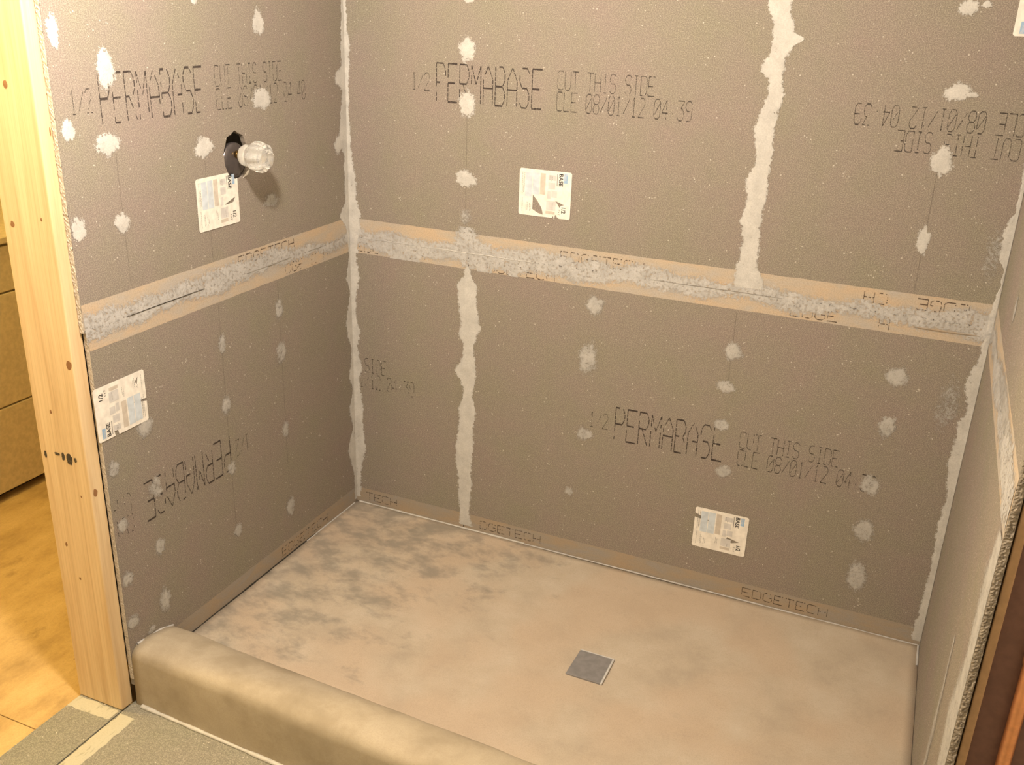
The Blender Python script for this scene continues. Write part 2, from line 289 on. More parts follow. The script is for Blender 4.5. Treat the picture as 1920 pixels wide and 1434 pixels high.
def flat_poly(name, wall, outer, holes, h, mat, parent, thick=0.0):
    """flat sheet from an outline with holes, in wall coordinates"""
    bm = bmesh.new()
    for loop in [outer] + holes:
        vv = [bm.verts.new((p[0], p[1], 0)) for p in loop]
        for i in range(len(vv)): bm.edges.new((vv[i], vv[(i+1) % len(vv)]))
    bmesh.ops.triangle_fill(bm, use_beauty=True, use_dissolve=False, edges=list(bm.edges))
    if thick:
        r = bmesh.ops.extrude_face_region(bm, geom=list(bm.faces))
        for e in r['geom']:
            if isinstance(e, bmesh.types.BMVert): e.co.z = -thick
    for v in bm.verts: v.co = PT(wall, v.co.x, v.co.y, h+v.co.z)
    return from_bm(name, bm, mat, parent)
def lathe(name, prof, origin, axis, mat, parent, N=32, lob=None, smooth=True):
    """prof = [(along, radius)]; axis 0 or 2"""
    bm = bmesh.new(); rows = []
    for a, r in prof:
        row = []
        for k in range(N):
            t = 2*math.pi*k/N; rr = r*(lob(a, t) if lob else 1)
            c, s = rr*math.cos(t), rr*math.sin(t)
            row.append(bm.verts.new(Vector(origin) + (Vector((a, c, s)) if axis == 0 else Vector((c, s, a)))))
        rows.append(row)
    for a, c in zip(rows, rows[1:]):
        for k in range(N): bm.faces.new((a[k], a[(k+1) % N], c[(k+1) % N], c[k]))
    bm.faces.new(rows[0]); bm.faces.new(rows[-1])
    return from_bm(name, bm, mat, parent, smooth)

# ------------------------------------------------------------------ stroke lettering (dot-matrix printer look)
G = {'P': [[(0,0),(0,6),(3,6),(4,5),(4,4),(3,3),(0,3)]], 'E': [[(4,6),(0,6),(0,0),(4,0)], [(0,3),(3,3)]],
 'R': [[(0,0),(0,6),(3,6),(4,5),(4,4),(3,3),(0,3)], [(1.4,3),(4,0)]], 'M': [[(0,0),(0,6),(2,3),(4,6),(4,0)]],
 'A': [[(0,0),(0,4),(2,6),(4,4),(4,0)], [(0,2.6),(4,2.6)]], 'B': [[(0,0),(0,6),(3,6),(4,5),(4,4),(3,3),(0,3)], [(3,3),(4,2),(4,1),(3,0),(0,0)]],
 'S': [[(4,5.2),(3,6),(1,6),(0,5),(0,4),(1,3),(3,3),(4,2),(4,1),(3,0),(1,0),(0,.8)]], 'C': [[(4,5.5),(3.3,6),(0.8,6),(0,5.2),(0,.8),(0.8,0),(3.3,0),(4,.5)]],
 'U': [[(0,6),(0,1),(1,0),(3,0),(4,1),(4,6)]], 'T': [[(0,6),(4,6)], [(2,6),(2,0)]], 'H': [[(0,0),(0,6)], [(4,0),(4,6)], [(0,3),(4,3)]],
 'I': [[(1,6),(3,6)], [(2,6),(2,0)], [(1,0),(3,0)]], 'D': [[(0,0),(0,6),(3,6),(4,5),(4,1),(3,0),(0,0)]], 'L': [[(0,6),(0,0),(4,0)]],
 'G': [[(4,5),(3,6),(1,6),(0,5),(0,1),(1,0),(3,0),(4,1),(4,3),(2.4,3)]],
 '0': [[(1,6),(3,6),(4,5),(4,1),(3,0),(1,0),(0,1),(0,5),(1,6)], [(0.4,1.2),(3.6,4.8)]], '1': [[(1,4.8),(2,6),(2,0)], [(1,0),(3,0)]],
 '2': [[(0,5),(1,6),(3,6),(4,5),(4,4),(0,0),(4,0)]], '3': [[(0,6),(4,6),(2,3.6),(3,3.6),(4,2.6),(4,1),(3,0),(1,0),(0,1)]],
 '4': [[(3,0),(3,6),(0,2),(4,2)]], '8': [[(1,3),(0,4),(0,5),(1,6),(3,6),(4,5),(4,4),(3,3),(1,3),(0,2),(0,1),(1,0),(3,0),(4,1),(4,2),(3,3)]],
 '9': [[(4,3),(1,3),(0,4),(0,5),(1,6),(3,6),(4,5),(4,1),(3,0),(1,0)]], '/': [[(0,.6),(4,5.4)]], ':': [[(1.8,1.9),(2.2,1.9)]], ' ': []}
def text(wall, s, u0, v0, wd, ht, mat, parent, flip=False, hw=0.0016, vw=0.0008, pitch=None, h=0.00035, wear=0.1, seed=1, lim=None, name='printed_lettering', skip=()):
    """u0, v0 = lower-left corner of the line as read; flip turns it upside down about that corner"""
    rng = random.Random(seed); vs_, fs = [], []; n = len(s); p = wd/(n-0.22); cw = p*0.78; sg = -1 if flip else 1
    def dash(a, c, thick):
        d = (c-a); L = d.length
        if L < 1e-6: return
        d /= L; nn = Vector((-d.y, d.x))*thick*0.5*rng.uniform(0.8, 1.2)
        q = len(vs_)
        for pt in (a-nn, c-nn, c+nn, a+nn):
            vs_.append(PT(wall, u0+sg*pt.x, v0+sg*pt.y, h))
        fs.append((q, q+1, q+2, q+3))
    for i, ch in enumerate(s):
        if i in skip: continue
        for pl in G[ch]:
            for (x0, y0), (x1, y1) in zip(pl, pl[1:]):
                a = Vector((i*p + x0/4*cw, y0/6*ht)); c = Vector((i*p + x1/4*cw, y1/6*ht))
                if lim and not (lim[0] < u0+sg*min(a.x, c.x) < lim[1] and lim[0] < u0+sg*max(a.x, c.x) < lim[1]): continue
                horiz = abs(y1-y0) < 0.01; th = hw if horiz else vw; L = (c-a).length
                k = max(1, round(L/(ht*0.13)))
                for j in range(k):
                    if rng.random() < wear: continue
                    g0, g1 = (j+0.06)/k, (j+0.9)/k
                    if horiz: g0, g1 = (j-0.02)/k, (j+1.02)/k
                    dash(a+(c-a)*g0, a+(c-a)*g1, th)
    me = bpy.data.meshes.new(name); me.from_pydata(vs_, [], fs)
    return link(name, me, mat, parent)

# ------------------------------------------------------------------ the setting
wall_back = box('wall_back', (-0.30, BT+0.002, -0.12), (2.2, 0.10, CEIL), M_PAINT)
tag(wall_back, 'long back wall of the shower covered in grey-brown cement boards', 'wall', kind='structure')
wall_left = box('wall_left', (-0.153, -1.03, ZB), (-0.140, 0.012, CEIL), M_PAINT)
tag(wall_left, 'left shower wall of two stacked cement boards with the valve hole', 'wall', kind='structure')
wall_right = box('wall_right', (W+BT+0.002, -0.945, -0.12), (W+0.10, 0.012, CEIL), M_PAINT)
tag(wall_right, 'right shower wall of cement board seen at a steep angle', 'wall', kind='structure')
floor = box('floor', (-2.2, -3.4, ZB-0.06), (2.3, 1.6, ZB-0.02), M_PLY)
tag(floor, 'subfloor with yellow plywood at left and grey cement boards in front', 'floor', kind='structure')
ceiling = box('ceiling', (-2.2, -3.4, CEIL), (2.3, 1.6, CEIL+0.05), M_PAINT)
tag(ceiling, 'pale ceiling above the bathroom', 'ceiling', kind='structure')
tag(box('wall_front', (-2.2, -3.45, ZB-0.06), (2.3, -3.40, CEIL), M_PAINT), 'pale wall behind the viewer', 'wall', kind='structure')
tag(box('wall_side', (2.10, -3.40, ZB-0.06), (2.15, -0.94, CEIL), M_PAINT), 'pale bathroom wall on the far right', 'wall', kind='structure')
tag(box('wall_hall', (-2.0, -3.40, ZB-0.06), (-1.95, 1.55, CEIL), M_PAINTY), 'cream wall of the yellow-lit room at left', 'wall', kind='structure')
tag(box('wall_hall_end', (-1.95, 1.50, ZB-0.06), (-0.25, 1.55, CEIL), M_PAINTY), 'cream end wall of the yellow-lit room at left', 'wall', kind='structure')
tag(box('wall_hall_side', (-0.30, 0.10, ZB-0.06), (-0.25, 1.50, CEIL), M_PAINTY), 'cream side wall of the yellow-lit room at left', 'wall', kind='structure')

def board(wall, u0, u1, v0, v1, parent, holes=None, mat=M_BOARD):
    if holes:
        o = flat_poly('cement_board', wall, [(u0, v0), (u1, v0), (u1, v1), (u0, v1)], holes, 0.0, mat, parent, BT)
    else:
        a, c = PT(wall, u0, v0, 0), PT(wall, u1, v1, -BT)
        o = box('cement_board', [min(a[i], c[i]) for i in range(3)], [max(a[i], c[i]) for i in range(3)], mat, parent, 0.0012, 1)
    return o
g = 0.0015; TOP = 1.828
b_ll = board('back', 0.0, XS-g, -0.02, S-g, wall_back); b_lr = board('back', XS+g, W, -0.02, S-g, wall_back)
b_ul = board('back', 0.0, XU-g, S+g, TOP, wall_back); b_ur = board('back', XU+g, W, S+g, TOP, wall_back)
HC = (-0.5045, 1.218)
hole = []
for k in range(36):
    t = 2*math.pi*k/36; r = 1 + (0.05*math.sin(9*t)*max(0, math.sin(t))) + random.uniform(-0.012, 0.012)
    ex = 1.0
    hole.append((HC[0]+0.046*r*math.cos(t), HC[1]+0.0585*r*ex*math.sin(t)))
l_lo = board('left', -1.0325, 0.0, -0.02, S-g, wall_left); l_up = board('left', -1.040, 0.0, S+g-0.006, TOP, wall_left, [hole])
r_lo = board('right', -0.990, 0.0, -0.02, S-g, wall_right); r_up = board('right', -0.992, 0.0, S+g, TOP, wall_right)
# rough cut edges that face the room
def cut_edge(wall, ue, v0, v1, parent, depth=0.004, amp=0.003, name='cut_edge', step=0.004):
    n = int((v1-v0)/step); vs_, fs = [], []
    K = 6
    for i in range(n+1):
        v = v0+(v1-v0)*i/n
        for j in range(K):
            h = 0.0002 - (BT-0.0002)*j/(K-1)
            d = depth*(0.4 if j in (0, K-1) else 1) + amp*noise.noise((v*230, j*0.9, 2.0 if wall == 'left' else 9.0)) + 0.5*amp*noise.noise((v*38, j*0.3, 5))
            vs_.append(PT(wall, ue-max(0.0005, d), v, h))
    for i in range(n):
        for j in range(K-1):
            q = i*K+j; fs.append((q, q+1, q+K+1, q+K))
    me = bpy.data.meshes.new(name); me.from_pydata(vs_, [], fs); return link(name, me, M_EDGE if wall == 'right' else M_EDGEL, parent)
cut_edge('left', -1.0325, 0.0, S-g, wall_left, 0.0012, 0.0012); cut_edge('left', -1.040, S-0.004, TOP, wall_left, 0.0015, 0.002)
cut_edge('right', -0.990, 0.0, S-g, wall_right, 0.002, 0.0034, step=0.0028); cut_edge('right', -0.992, S, TOP, wall_right, 0.002, 0.0034, step=0.0028)
# reinforced smooth edge bands of the boards, and the trowelled joints over them
def band(wall, u0, u1, v0, v1, parent, mat=M_BAND):
    n = max(2, int((u1-u0)/0.01)); vs_, fs = [], []
    for i in range(n+1):
        u = u0+(u1-u0)*i/n; j = 0.0012*noise.noise((u*22, v0*7, 1)); k = 0.0012*noise.noise((u*22, v1*7, 4))
        vs_ += [PT(wall, u, v0+j, 0.0), PT(wall, u, v0+j, 0.0002), PT(wall, u, v1+k, 0.0002), PT(wall, u, v1+k, 0.0)]
    for i in range(n):
        for j in range(3):
            q = i*4+j; fs.append((q, q+1, q+5, q+4))
    me = bpy.data.meshes.new('edge_band'); me.from_pydata(vs_, [], fs); return link('edge_band', me, mat, parent)
for wall, par, a0, a1 in (('back', b_ul, 0.0, XU-g), ('back', b_ur, XU+g, W), ('left', l_up, -1.040, 0.0), ('right', r_up, -0.992, 0.0)):
    band(wall, a0, a1, S+g, S+0.0575, par)
for wall, par, a0, a1 in (('back', b_ll, 0.0, XS-g), ('back', b_lr, XS+g, W), ('left', l_lo, -1.0325, 0.0), ('right', r_lo, -0.990, 0.0)):
    band(wall, a0, a1, S-0.048, S-g, par)
    if wall != 'right': band(wall, a0, a1, -0.004, 0.054, par, M_BANDLOW)
def joint(wall, u0, u1, lo, hi, parent, seed, dens=0.85):
    tab = []; n = int((u1-u0)/0.015)
    for i in range(n+1):
        u = u0+(u1-u0)*i/n
        a = lo*(1 + 1.3*noise.noise((u*4.5, seed, 0.3)) + 0.5*noise.noise((u*17, seed, 2.2))); c = hi*(1 + 1.3*noise.noise((u*4.5, seed, 8.6)) + 0.5*noise.noise((u*17, seed, 5.1)))
        tab.append((u, S-max(0.006, a), S+max(0.006, c)))
    return strip('seam_mortar', wall, tab, M_SEAM, parent, vertical=False, rim=0.018, dens=dens, clamp=(S-0.05, S+0.0575))
joint('back', 0.0, W, 0.029, 0.026, wall_back, 3.0); joint('left', -1.038, 0.0, 0.030, 0.026, wall_left, 11.0); joint('right', -0.985, 0.0, 0.030, 0.030, wall_right, 5.0)
def ridge(wall, u0, u1, parent, mat, v=S, r=0.0011, h=0.0020):
    n = max(2, int((u1-u0)/0.02)); vs_, fs = [], []
    for i in range(n+1):
        u = u0+(u1-u0)*i/n; dv = 0.0012*noise.noise((u*14, v, 2)); t = r*math.sin(math.pi*i/n)**0.4 if 0 < i < n else r*0.1
        vs_ += [PT(wall, u, v+dv-t, h-0.0006), PT(wall, u, v+dv, h+0.0005), PT(wall, u, v+dv+t, h-0.0006)]
    for i in range(n):
        for j in range(2):
            q = i*3+j; fs.append((q, q+1, q+4, q+3))
    me = bpy.data.meshes.new('seam_ridge'); me.from_pydata(vs_, [], fs); return link('seam_ridge', me, mat, parent)
ridge('back', 0.03, 0.22, wall_back, M_CAULKG); ridge('back', 0.25, 0.62, wall_back, M_CAULK, r=0.0014)
ridge('back', 0.95, 1.30, wall_back, M_TORN, r=0.0012); ridge('left', -0.92, -0.66, wall_left, M_GAP, r=0.0011); ridge('left', -0.5, -0.30, wall_left, M_TORN, r=0.0009); ridge('left', -0.22, -0.13, wall_left, M_TORN, r=0.0008)
ridge('back', 1.62, 1.77, wall_back, M_BANDLOW, v=S-0.024, r=0.003)
SEAM_UPPER += [(1.70, 1.178, 1.232), (1.76, 1.185, 1.226), (1.828, 1.180, 1.235)]
CORNER_BACK += [(1.70, 0, 0.012), (1.828, 0, 0.010)]; CORNER_LEFT += [(1.70, -0.014, 0), (1.828, -0.02, 0)]; CORNER_RIGHT += [(1.4, 1.78, W), (1.6, 1.786, W), (1.828, 1.782, W)]
# trowelled vertical seams and corners
strip('seam_mortar', 'back', SEAM_LOWER, M_THIN, wall_back, margin=0.0035, step=0.004); strip('seam_mortar', 'back', SEAM_UPPER, M_THIN, wall_back, margin=0.004, step=0.004)
strip('seam_mortar', 'back', [(0.868, 0.385, 0.43), (0.90, 0.36, 0.45), (0.95, 0.355, 0.45), (0.99, 0.375, 0.42)], M_SEAM, wall_back, rim=0.02, dens=0.8)
strip('corner_mortar', 'back', [(v, max(-0.0, 0.0), max(c, 0.008)) for v, a, c in CORNER_BACK], M_THIN, wall_back, clamp=(0.0005, 0.2), margin=0.004)
strip('corner_mortar', 'left', [(v, min(a+0.006, -0.006), 0.0) for v, a, c in CORNER_LEFT], M_THIN, wall_left, clamp=(-0.2, -0.0005), margin=0.003)
strip('corner_mortar', 'back', [(v, a, W) for v, a, c in CORNER_RIGHT], M_THIN, wall_back, clamp=(0.5, W-0.0005), margin=0.003)
strip('corner_mortar', 'right', [(0.0, -0.012, 0), (0.6, -0.012, 0), (0.85, -0.02, 0), (0.95, -0.03, 0), (1.2, -0.012, 0), (1.8, -0.012, 0)], M_THINF, wall_right, clamp=(-0.2, -0.0005), margin=0.003)
# long pale trowel smears on the right wall
for (u, v, a, c, d, s) in ((-0.40, 1.07, 0.035, 0.05, 0.8, 3), (-0.62, 0.94, 0.5, 0.05, 0.7, 8)):
    blob('thinset_patch', 'right', u, v, a, c, M_THINF, wall_right, s, dens=d)
strip('thinset_smear', 'right', [(0.0, -0.985, -0.90), (0.15, -0.985, -0.86), (0.3, -0.985, -0.91), (0.45, -0.985, -0.84), (0.6, -0.985, -0.90), (0.75, -0.985, -0.87), (0.86, -0.985, -0.93)], M_THINF, wall_right, rim=0.05, dens=0.85, clamp=(-0.988, 0))  # real trowel smear, spread wider so its pale colour also brightens the lit front
strip('thinset_smear', 'right', [(0.05, -0.74, -0.70), (0.3, -0.76, -0.69), (0.5, -0.72, -0.70)], M_THINF, wall_right, rim=0.03, dens=0.7)
# screw-head dabs
FAINT_L = {9, 11, 12, 13, 14, 15, 18, 20, 21, 22, 23, 25, 26, 29}
for i, (u, v, a, c) in enumerate(LEFT_PATCHES):
    f = i in FAINT_L or v < 0.8
    blob('thinset_patch', 'left', u, v, a, c, M_THINF if f else M_THIN, wall_left, i+1, dens=0.78 if f else 1.0)
for i, (u, v, a, c) in enumerate(BACK_PATCHES):
    f = v < 0.9
    blob('thinset_patch', 'back', u, v, a, c, M_THINF if f else M_THIN, wall_back, i+101, dens=0.85 if f else 1.0)
for (u, v, a, c, d, s) in ((1.735, 0.70, 0.05, 0.14, 0.42, 7), (1.76, 1.09, 0.04, 0.10, 0.4, 9), (0.394, 1.02, 0.035, 0.05, 0.5, 11)):
    blob('thinset_patch', 'back', u, v, a, c, M_THINF, wall_back, s+300, dens=d)

for wall, par, u, v0, v1 in (('left', l_up, -0.62, 0.98, 1.22), ('left', l_lo, -0.615, 0.20, 0.86), ('left', l_lo, -0.368, 0.3, 0.86), ('left', l_up, -0.895, 0.98, 1.27), ('back', b_ur, 1.606, 0.975, 1.27), ('back', b_ul, 0.392, 1.03, 1.30), ('back', b_lr, 1.19, 0.66, 0.86)):
    n = 12; vv, ff = [], []
    for i in range(n+1):
        v = v0+(v1-v0)*i/n; du = 0.001*noise.noise((u*9, v*9, 1)); vv += [PT(wall, u+du-0.0011, v, 0.0003), PT(wall, u+du+0.0011, v, 0.0003)]
    for i in range(n): ff.append((2*i, 2*i+1, 2*i+3, 2*i+2))
    me = bpy.data.meshes.new('layout_line'); me.from_pydata(vv, [], ff); link('layout_line', me, M_PENCIL, par)
# printed lettering on the boards
def prints(wall, par, u, v, time, flip=False, half=True, perma=True, lim=None, seed=1, ink2=M_INKTHIN, wear=0.08, tail=None):
    s = -1 if flip else 1
    if half: text(wall, '1/2', u-s*0.078, v+s*0.026, 0.056, 0.047, ink2, par, flip, 0.0022, 0.0014, seed=seed+1, wear=wear, lim=lim)
    if perma: text(wall, 'PERMABASE', u, v, 0.314, 0.101, M_INK, par, flip, 0.0046, 0.0024, seed=seed+2, wear=wear, lim=lim)
    text(wall, 'CUT THIS SIDE', u+s*0.358, v+s*0.054, 0.262, 0.047, ink2, par, flip, 0.0024, 0.0015, seed=seed+3, wear=tail or wear, lim=lim)
    text(wall, 'CLE 08/01/12 '+time, u+s*0.358, v, 0.363, 0.048, ink2, par, flip, 0.0026, 0.0015, seed=seed+4, wear=tail or wear, lim=lim)
prints('back', b_ul, 0.296, 1.333, '04:39', seed=10)
prints('back', b_lr, 0.884, 0.423, '04:39', seed=20, wear=0.12)
prints('back', b_ur, 2.125, 1.406, '04:39', flip=True, half=False, perma=False, lim=(1.3, 1.775), seed=30)
prints('back', b_ll, -0.499, 0.424, '04:39', half=False, perma=False, lim=(0.022, 0.39), seed=40, wear=0.28)
prints('left', l_up, -0.921, 1.333, '04:40', seed=50, wear=0.18)
prints('left', l_lo, -0.614, 0.496, '04:40', flip=True, lim=(-1.029, 0), seed=60, wear=0.12, tail=0.65)
def edgetech(wall, par, u, v, flip=False, seed=1, wear=0.2, skip=(), wd=0.240, ht=0.027):
    text(wall, 'EDGETECH', u, v, wd, ht, M_INKBAND, par, flip, 0.0028, 0.0020, seed=seed, wear=wear, skip=skip, h=0.00045)
edgetech('back', b_ul, 0.688, 0.930, seed=1); edgetech('back', b_lr, 0.434, 0.868, seed=2, wear=0.25); edgetech('back', b_ll, 0.02, 0.872, seed=3, wear=0.4, skip=(3, 4, 5))
edgetech('back', b_lr, 1.325, 0.872, seed=4, wear=0.2, skip=(4, 5, 6)); edgetech('back', b_ur, 1.735, 0.962, True, seed=5, wear=0.25, skip=(4, 5))
edgetech('left', l_up, -0.525, 0.940, seed=6, wear=0.1, ht=0.024); edgetech('left', l_lo, -0.36, 0.872, seed=7, wear=0.45, skip=(0, 4, 6))
edgetech('back', b_ll, -0.085, 0.014, seed=8, wear=0.2, skip=(0, 1, 2, 3)); edgetech('back', b_lr, 0.432, 0.014, seed=9, wear=0.15, skip=(0,)); edgetech('back', b_lr, 1.305, 0.014, seed=10, wear=0.15)
edgetech('left', l_lo, -0.42, 0.013, seed=12, wear=0.4)

# ------------------------------------------------------------------ product labels stuck on the boards
def font_mesh(body, size, bold=0.0):
    cu_ = bpy.data.curves.new('t', 'FONT'); cu_.body = body; cu_.size = size; cu_.offset = bold
    o = bpy.data.objects.new('t', cu_); COL.objects.link(o)
    dg = bpy.context.evaluated_depsgraph_get(); me = bpy.data.meshes.new_from_object(o.evaluated_get(dg))
    bpy.data.objects.remove(o); return me
F_BASE, F_HALF, F_PERMA, F_SIZE = font_mesh('BASE', 0.0155, 0.00035), font_mesh('1/2', 0.0165, 0.0003), font_mesh('Perma', 0.011), font_mesh("3' x 5'", 0.0075)
def label(wall, par, u0, v0, flip, outer, holes, text_, seed, aw=0.153, ah=0.128):
    rng = random.Random(seed); c = (u0+aw/2, v0+ah/2)
    def T(p):
        return (2*c[0]-(u0+p[0]), 2*c[1]-(v0+p[1])) if flip else (u0+p[0], v0+p[1])
    L = flat_poly('product_label', wall, [T(p) for p in outer], [[T(p) for p in h] for h in holes], 0.0016, M_WHITE, par, 0.0002)
    L['label'] = text_
    def inh(p):
        for h in holes:
            xs, ys = [q[0] for q in h], [q[1] for q in h]
            if min(xs)-.002 < p[0] < max(xs)+.002 and min(ys)-.002 < p[1] < max(ys)+.002: return True
        xs = max(q[0] for q in outer); return False
    def rects(name, rs, mat, h):
        vs_, fs = [], []
        for a0, b0, a1, b1 in rs:
            if inh(((a0+a1)/2, (b0+b1)/2)): continue
            q = len(vs_)
            for p in ((a0, b0), (a1, b0), (a1, b1), (a0, b1)):
                t = T(p); vs_.append(PT(wall, t[0], t[1], h))
            fs.append((q, q+1, q+2, q+3))
        me = bpy.data.meshes.new(name); me.from_pydata(vs_, [], fs); return link(name, me, mat, L)
    cells = lambda a0, b0, a1, b1, n=9: [(a0+(a1-a0)*i/3, b0+(b1-b0)*j/n, a0+(a1-a0)*(i+1)/3, b0+(b1-b0)*(j+1)/n) for i in range(3) for j in range(n)]
    rects('printed_panel', cells(.018, .052, .038, .118)+cells(.040, .052, .059, .119), M_LBLUE, 0.0018)
    rects('printed_panel', cells(.062, .054, .077, .119)+cells(.081, .010, .108, .018, 2), M_LTAN, 0.0018)
    rects('printed_panel', [(.086, .078, .106, .096), (.084, .052, .094, .072), (.096, .056, .112, .074), (.082, .02, .11, .046), (.086, .102, .108, .116)], M_LGREY, 0.0018)
    ln = []
    for a, b0, b1 in ((.009, .06, .118), (.0125, .062, .10), (.010, .01, .05), (.0145, .066, .118), (.022, .012, .04), (.025, .014, .036), (.032, .012, .034), (.036, .016, .03), (.089, .104, .115), (.093, .1, .116), (.097, .103, .115), (.066, .024, .045), (.07, .02, .04), (.1, .022, .04)):
        y = b0
        while y < b1:
            d = rng.uniform(.002, .006); ln.append((a, y, a+.0011, min(b1, y+d))); y += d+.0012
    rects('small_print', ln, M_LLINE, 0.0019)
    rects('logo_flag', [(.131, .098, .141, .1225)], M_LCOBALT, 0.00185)
    rects('small_print', [(.1105, .088, .1125, .121)], M_LLINE, 0.0019)
    def put(fm, name, a, b_, mat, h, sx=1.0, ang=-math.pi/2):
        me = fm.copy(); me.materials.clear(); ca, sa = math.cos(ang), math.sin(ang)
        for v in me.vertices:
            x, y = v.co.x*sx, v.co.y; t = T((a+x*ca-y*sa, b_+x*sa+y*ca)); v.co = PT(wall, t[0], t[1], h)
        return link(name, me, mat, L)
    put(F_BASE, 'logo_lettering', .1170, .1225, M_LDARK, 0.0020); put(F_HALF, 'size_lettering', .1275, .0345, M_LDARK, 0.0020, 0.9)
    put(F_SIZE, 'size_lettering', .1180, .026, M_LDARK, 0.0020, 0.9); put(F_PERMA, 'logo_lettering', .132, .1215, M_LGREY, 0.0020, 0.6)
    return L
R4 = [(.004, 0), (.149, 0), (.153, .004), (.153, .124), (.149, .128), (.004, .128), (0, .124), (0, .004)]
label('back', wall_back, 0.5565, 1.047, False, [(.004, 0), (.100, 0), (.104, .006), (.107, -.004), (.110, .010), (.116, .003), (.121, 0), (.149, 0), (.153, .004), (.153, .124), (.149, .128), (.082, .128), (.080, .1265), (.077, .128), (.045, .128), (.041, .1265), (.037, .128), (.004, .128), (0, .124), (0, .004)],
      [[(.0415, .058), (.0415, .018), (.058, .0095), (.0735, .006), (.069, .023), (.056, .042)], [(.108, .048), (.134, .0385), (.125, .0355), (.121, .030), (.117, .0365)]], 'white product label with a torn grey wedge, on the upper back wall', 1)
label('back', wall_back, 1.1445, 0.1405, False, R4[:6] + [(0, .124), (0, .108), (.052, .088), (0, .094), (0, .004)], [[(.098, .052), (.134, .043), (.112, .036), (.096, .042)]], 'white scratched product label low on the back wall near the floor', 2)
label('left', wall_left, -0.661, 1.053, False, [(.004, 0), (.149, 0), (.153, .004), (.153, .1105), (.146, .1095), (.138, .1115), (.130, .116), (.123, .122), (.119, .128), (.004, .128), (0, .124), (0, .004)], [[(.098, .052), (.140, .066), (.132, .054), (.113, .0515)]], 'white product label with its corner cut off by the valve hole', 3)
label('left', wall_left, -1.034, 0.653, True, [(.004, 0), (.149, 0), (.153, .004), (.153, .124), (.149, .128), (.104, .128), (.107, .113), (.098, .108), (.093, .128), (.004, .128), (0, .124), (0, .080), (.048, .068), (0, .072), (0, .004)], [[(.02, .012), (.03, .022), (.024, .03)]], 'white torn product label upside down beside the stud', 4, aw=0.145, ah=0.126)
label('back', wall_back, 1.702, 1.567, True, [(.0625, 0), (.149, 0), (.153, .004), (.153, .124), (.149, .128), (.0625, .128)], [], 'cut-off white product label at the top right corner', 5)
flat_poly('label_scrap', 'left', [(-0.488, 1.160), (-0.466, 1.166), (-0.458, 1.176), (-0.464, 1.178), (-0.474, 1.170)], [], 0.0016, M_WHITE, wall_left, 0.0002)

SK = -0.040
# ------------------------------------------------------------------ shower floor
def pan_z(x, y):
    d = math.hypot((x-1.005)*0.75, y+0.465); return -0.020 + 0.020*min(1.0, d/0.62)
bm = bmesh.new(); nx, ny = 72, 44; gv = []
for j in range(ny+1):
    row = []
    for i in range(nx+1):
        x = 0.001 + (W-0.002)*i/nx; y = (-0.832+SK*0.95*x)*j/ny - 0.001
        edge = min(x, W-x, -y)
        z = pan_z(x, y) + 0.0012*noise.noise((x*6, y*6, 0)) + 0.0006*noise.noise((x*25, y*25, 3)) + (0.002*(1-edge/0.02) if edge < 0.02 else 0)
        row.append(bm.verts.new((x, y, z)))
    gv.append(row)
for j in range(ny):
    for i in range(nx): bm.faces.new((gv[j][i], gv[j+1][i], gv[j+1][i+1], gv[j][i+1]))
ext = bmesh.ops.extrude_edge_only(bm, edges=[e for e in bm.edges if e.is_boundary])
for v in ext['geom']:
    if isinstance(v, bmesh.types.BMVert): v.co.z = ZB
pan = from_bm('shower_pan', bm, M_MORTAR, None, True)
tag(pan, 'sloped beige mortar shower floor with grey damp stains, around the square drain', 'shower floor')
def bead(name, pts, r, mat, parent):
    """caulk bead through 3D points, diamond section"""
    bm = bmesh.new(); rows = []
    P = []
    for a, c in zip(pts, pts[1:]):
        a, c = Vector(a), Vector(c); n = max(1, int((c-a).length/0.02))
        P += [a+(c-a)*i/n for i in range(n)]
    P.append(Vector(pts[-1]))
    for i, p in enumerate(P):
        d = (P[min(i+1, len(P)-1)]-P[max(i-1, 0)]).normalized(); sd = d.cross(Vector((0, 0, 1))).normalized(); up_ = sd.cross(d)
        rr = r*(1+0.45*noise.noise(p*22))
        rows.append([bm.verts.new(p + sd*rr*math.cos(t) + up_*rr*math.sin(t)) for t in [k*math.pi/3 for k in range(6)]])
    for a, c in zip(rows, rows[1:]):
        for k in range(6): bm.faces.new((a[k], a[(k+1) % 6], c[(k+1) % 6], c[k]))
    return from_bm(name, bm, mat, parent, True)
bead('caulk_bead', [(0.012, -0.003, 0.001), (0.45, -0.003, 0.001), (0.62, -0.003, 0.001)], 0.0032, M_CAULK, pan)
bead('caulk_bead', [(0.62, -0.003, 0.0), (1.2, -0.003, 0.0), (W-0.004, -0.003, 0.001)], 0.0024, M_CAULKG, pan)
bead('caulk_bead', [(0.003, -0.02, 0.001), (0.003, -0.30, 0.001)], 0.0026, M_CAULKG, pan)
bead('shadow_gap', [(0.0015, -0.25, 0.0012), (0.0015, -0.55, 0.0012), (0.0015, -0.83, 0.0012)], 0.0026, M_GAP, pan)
bead('caulk_bead', [(W-0.003, -0.004, 0.001), (W-0.003, -0.10, 0.001)], 0.003, M_CAULKG, pan)

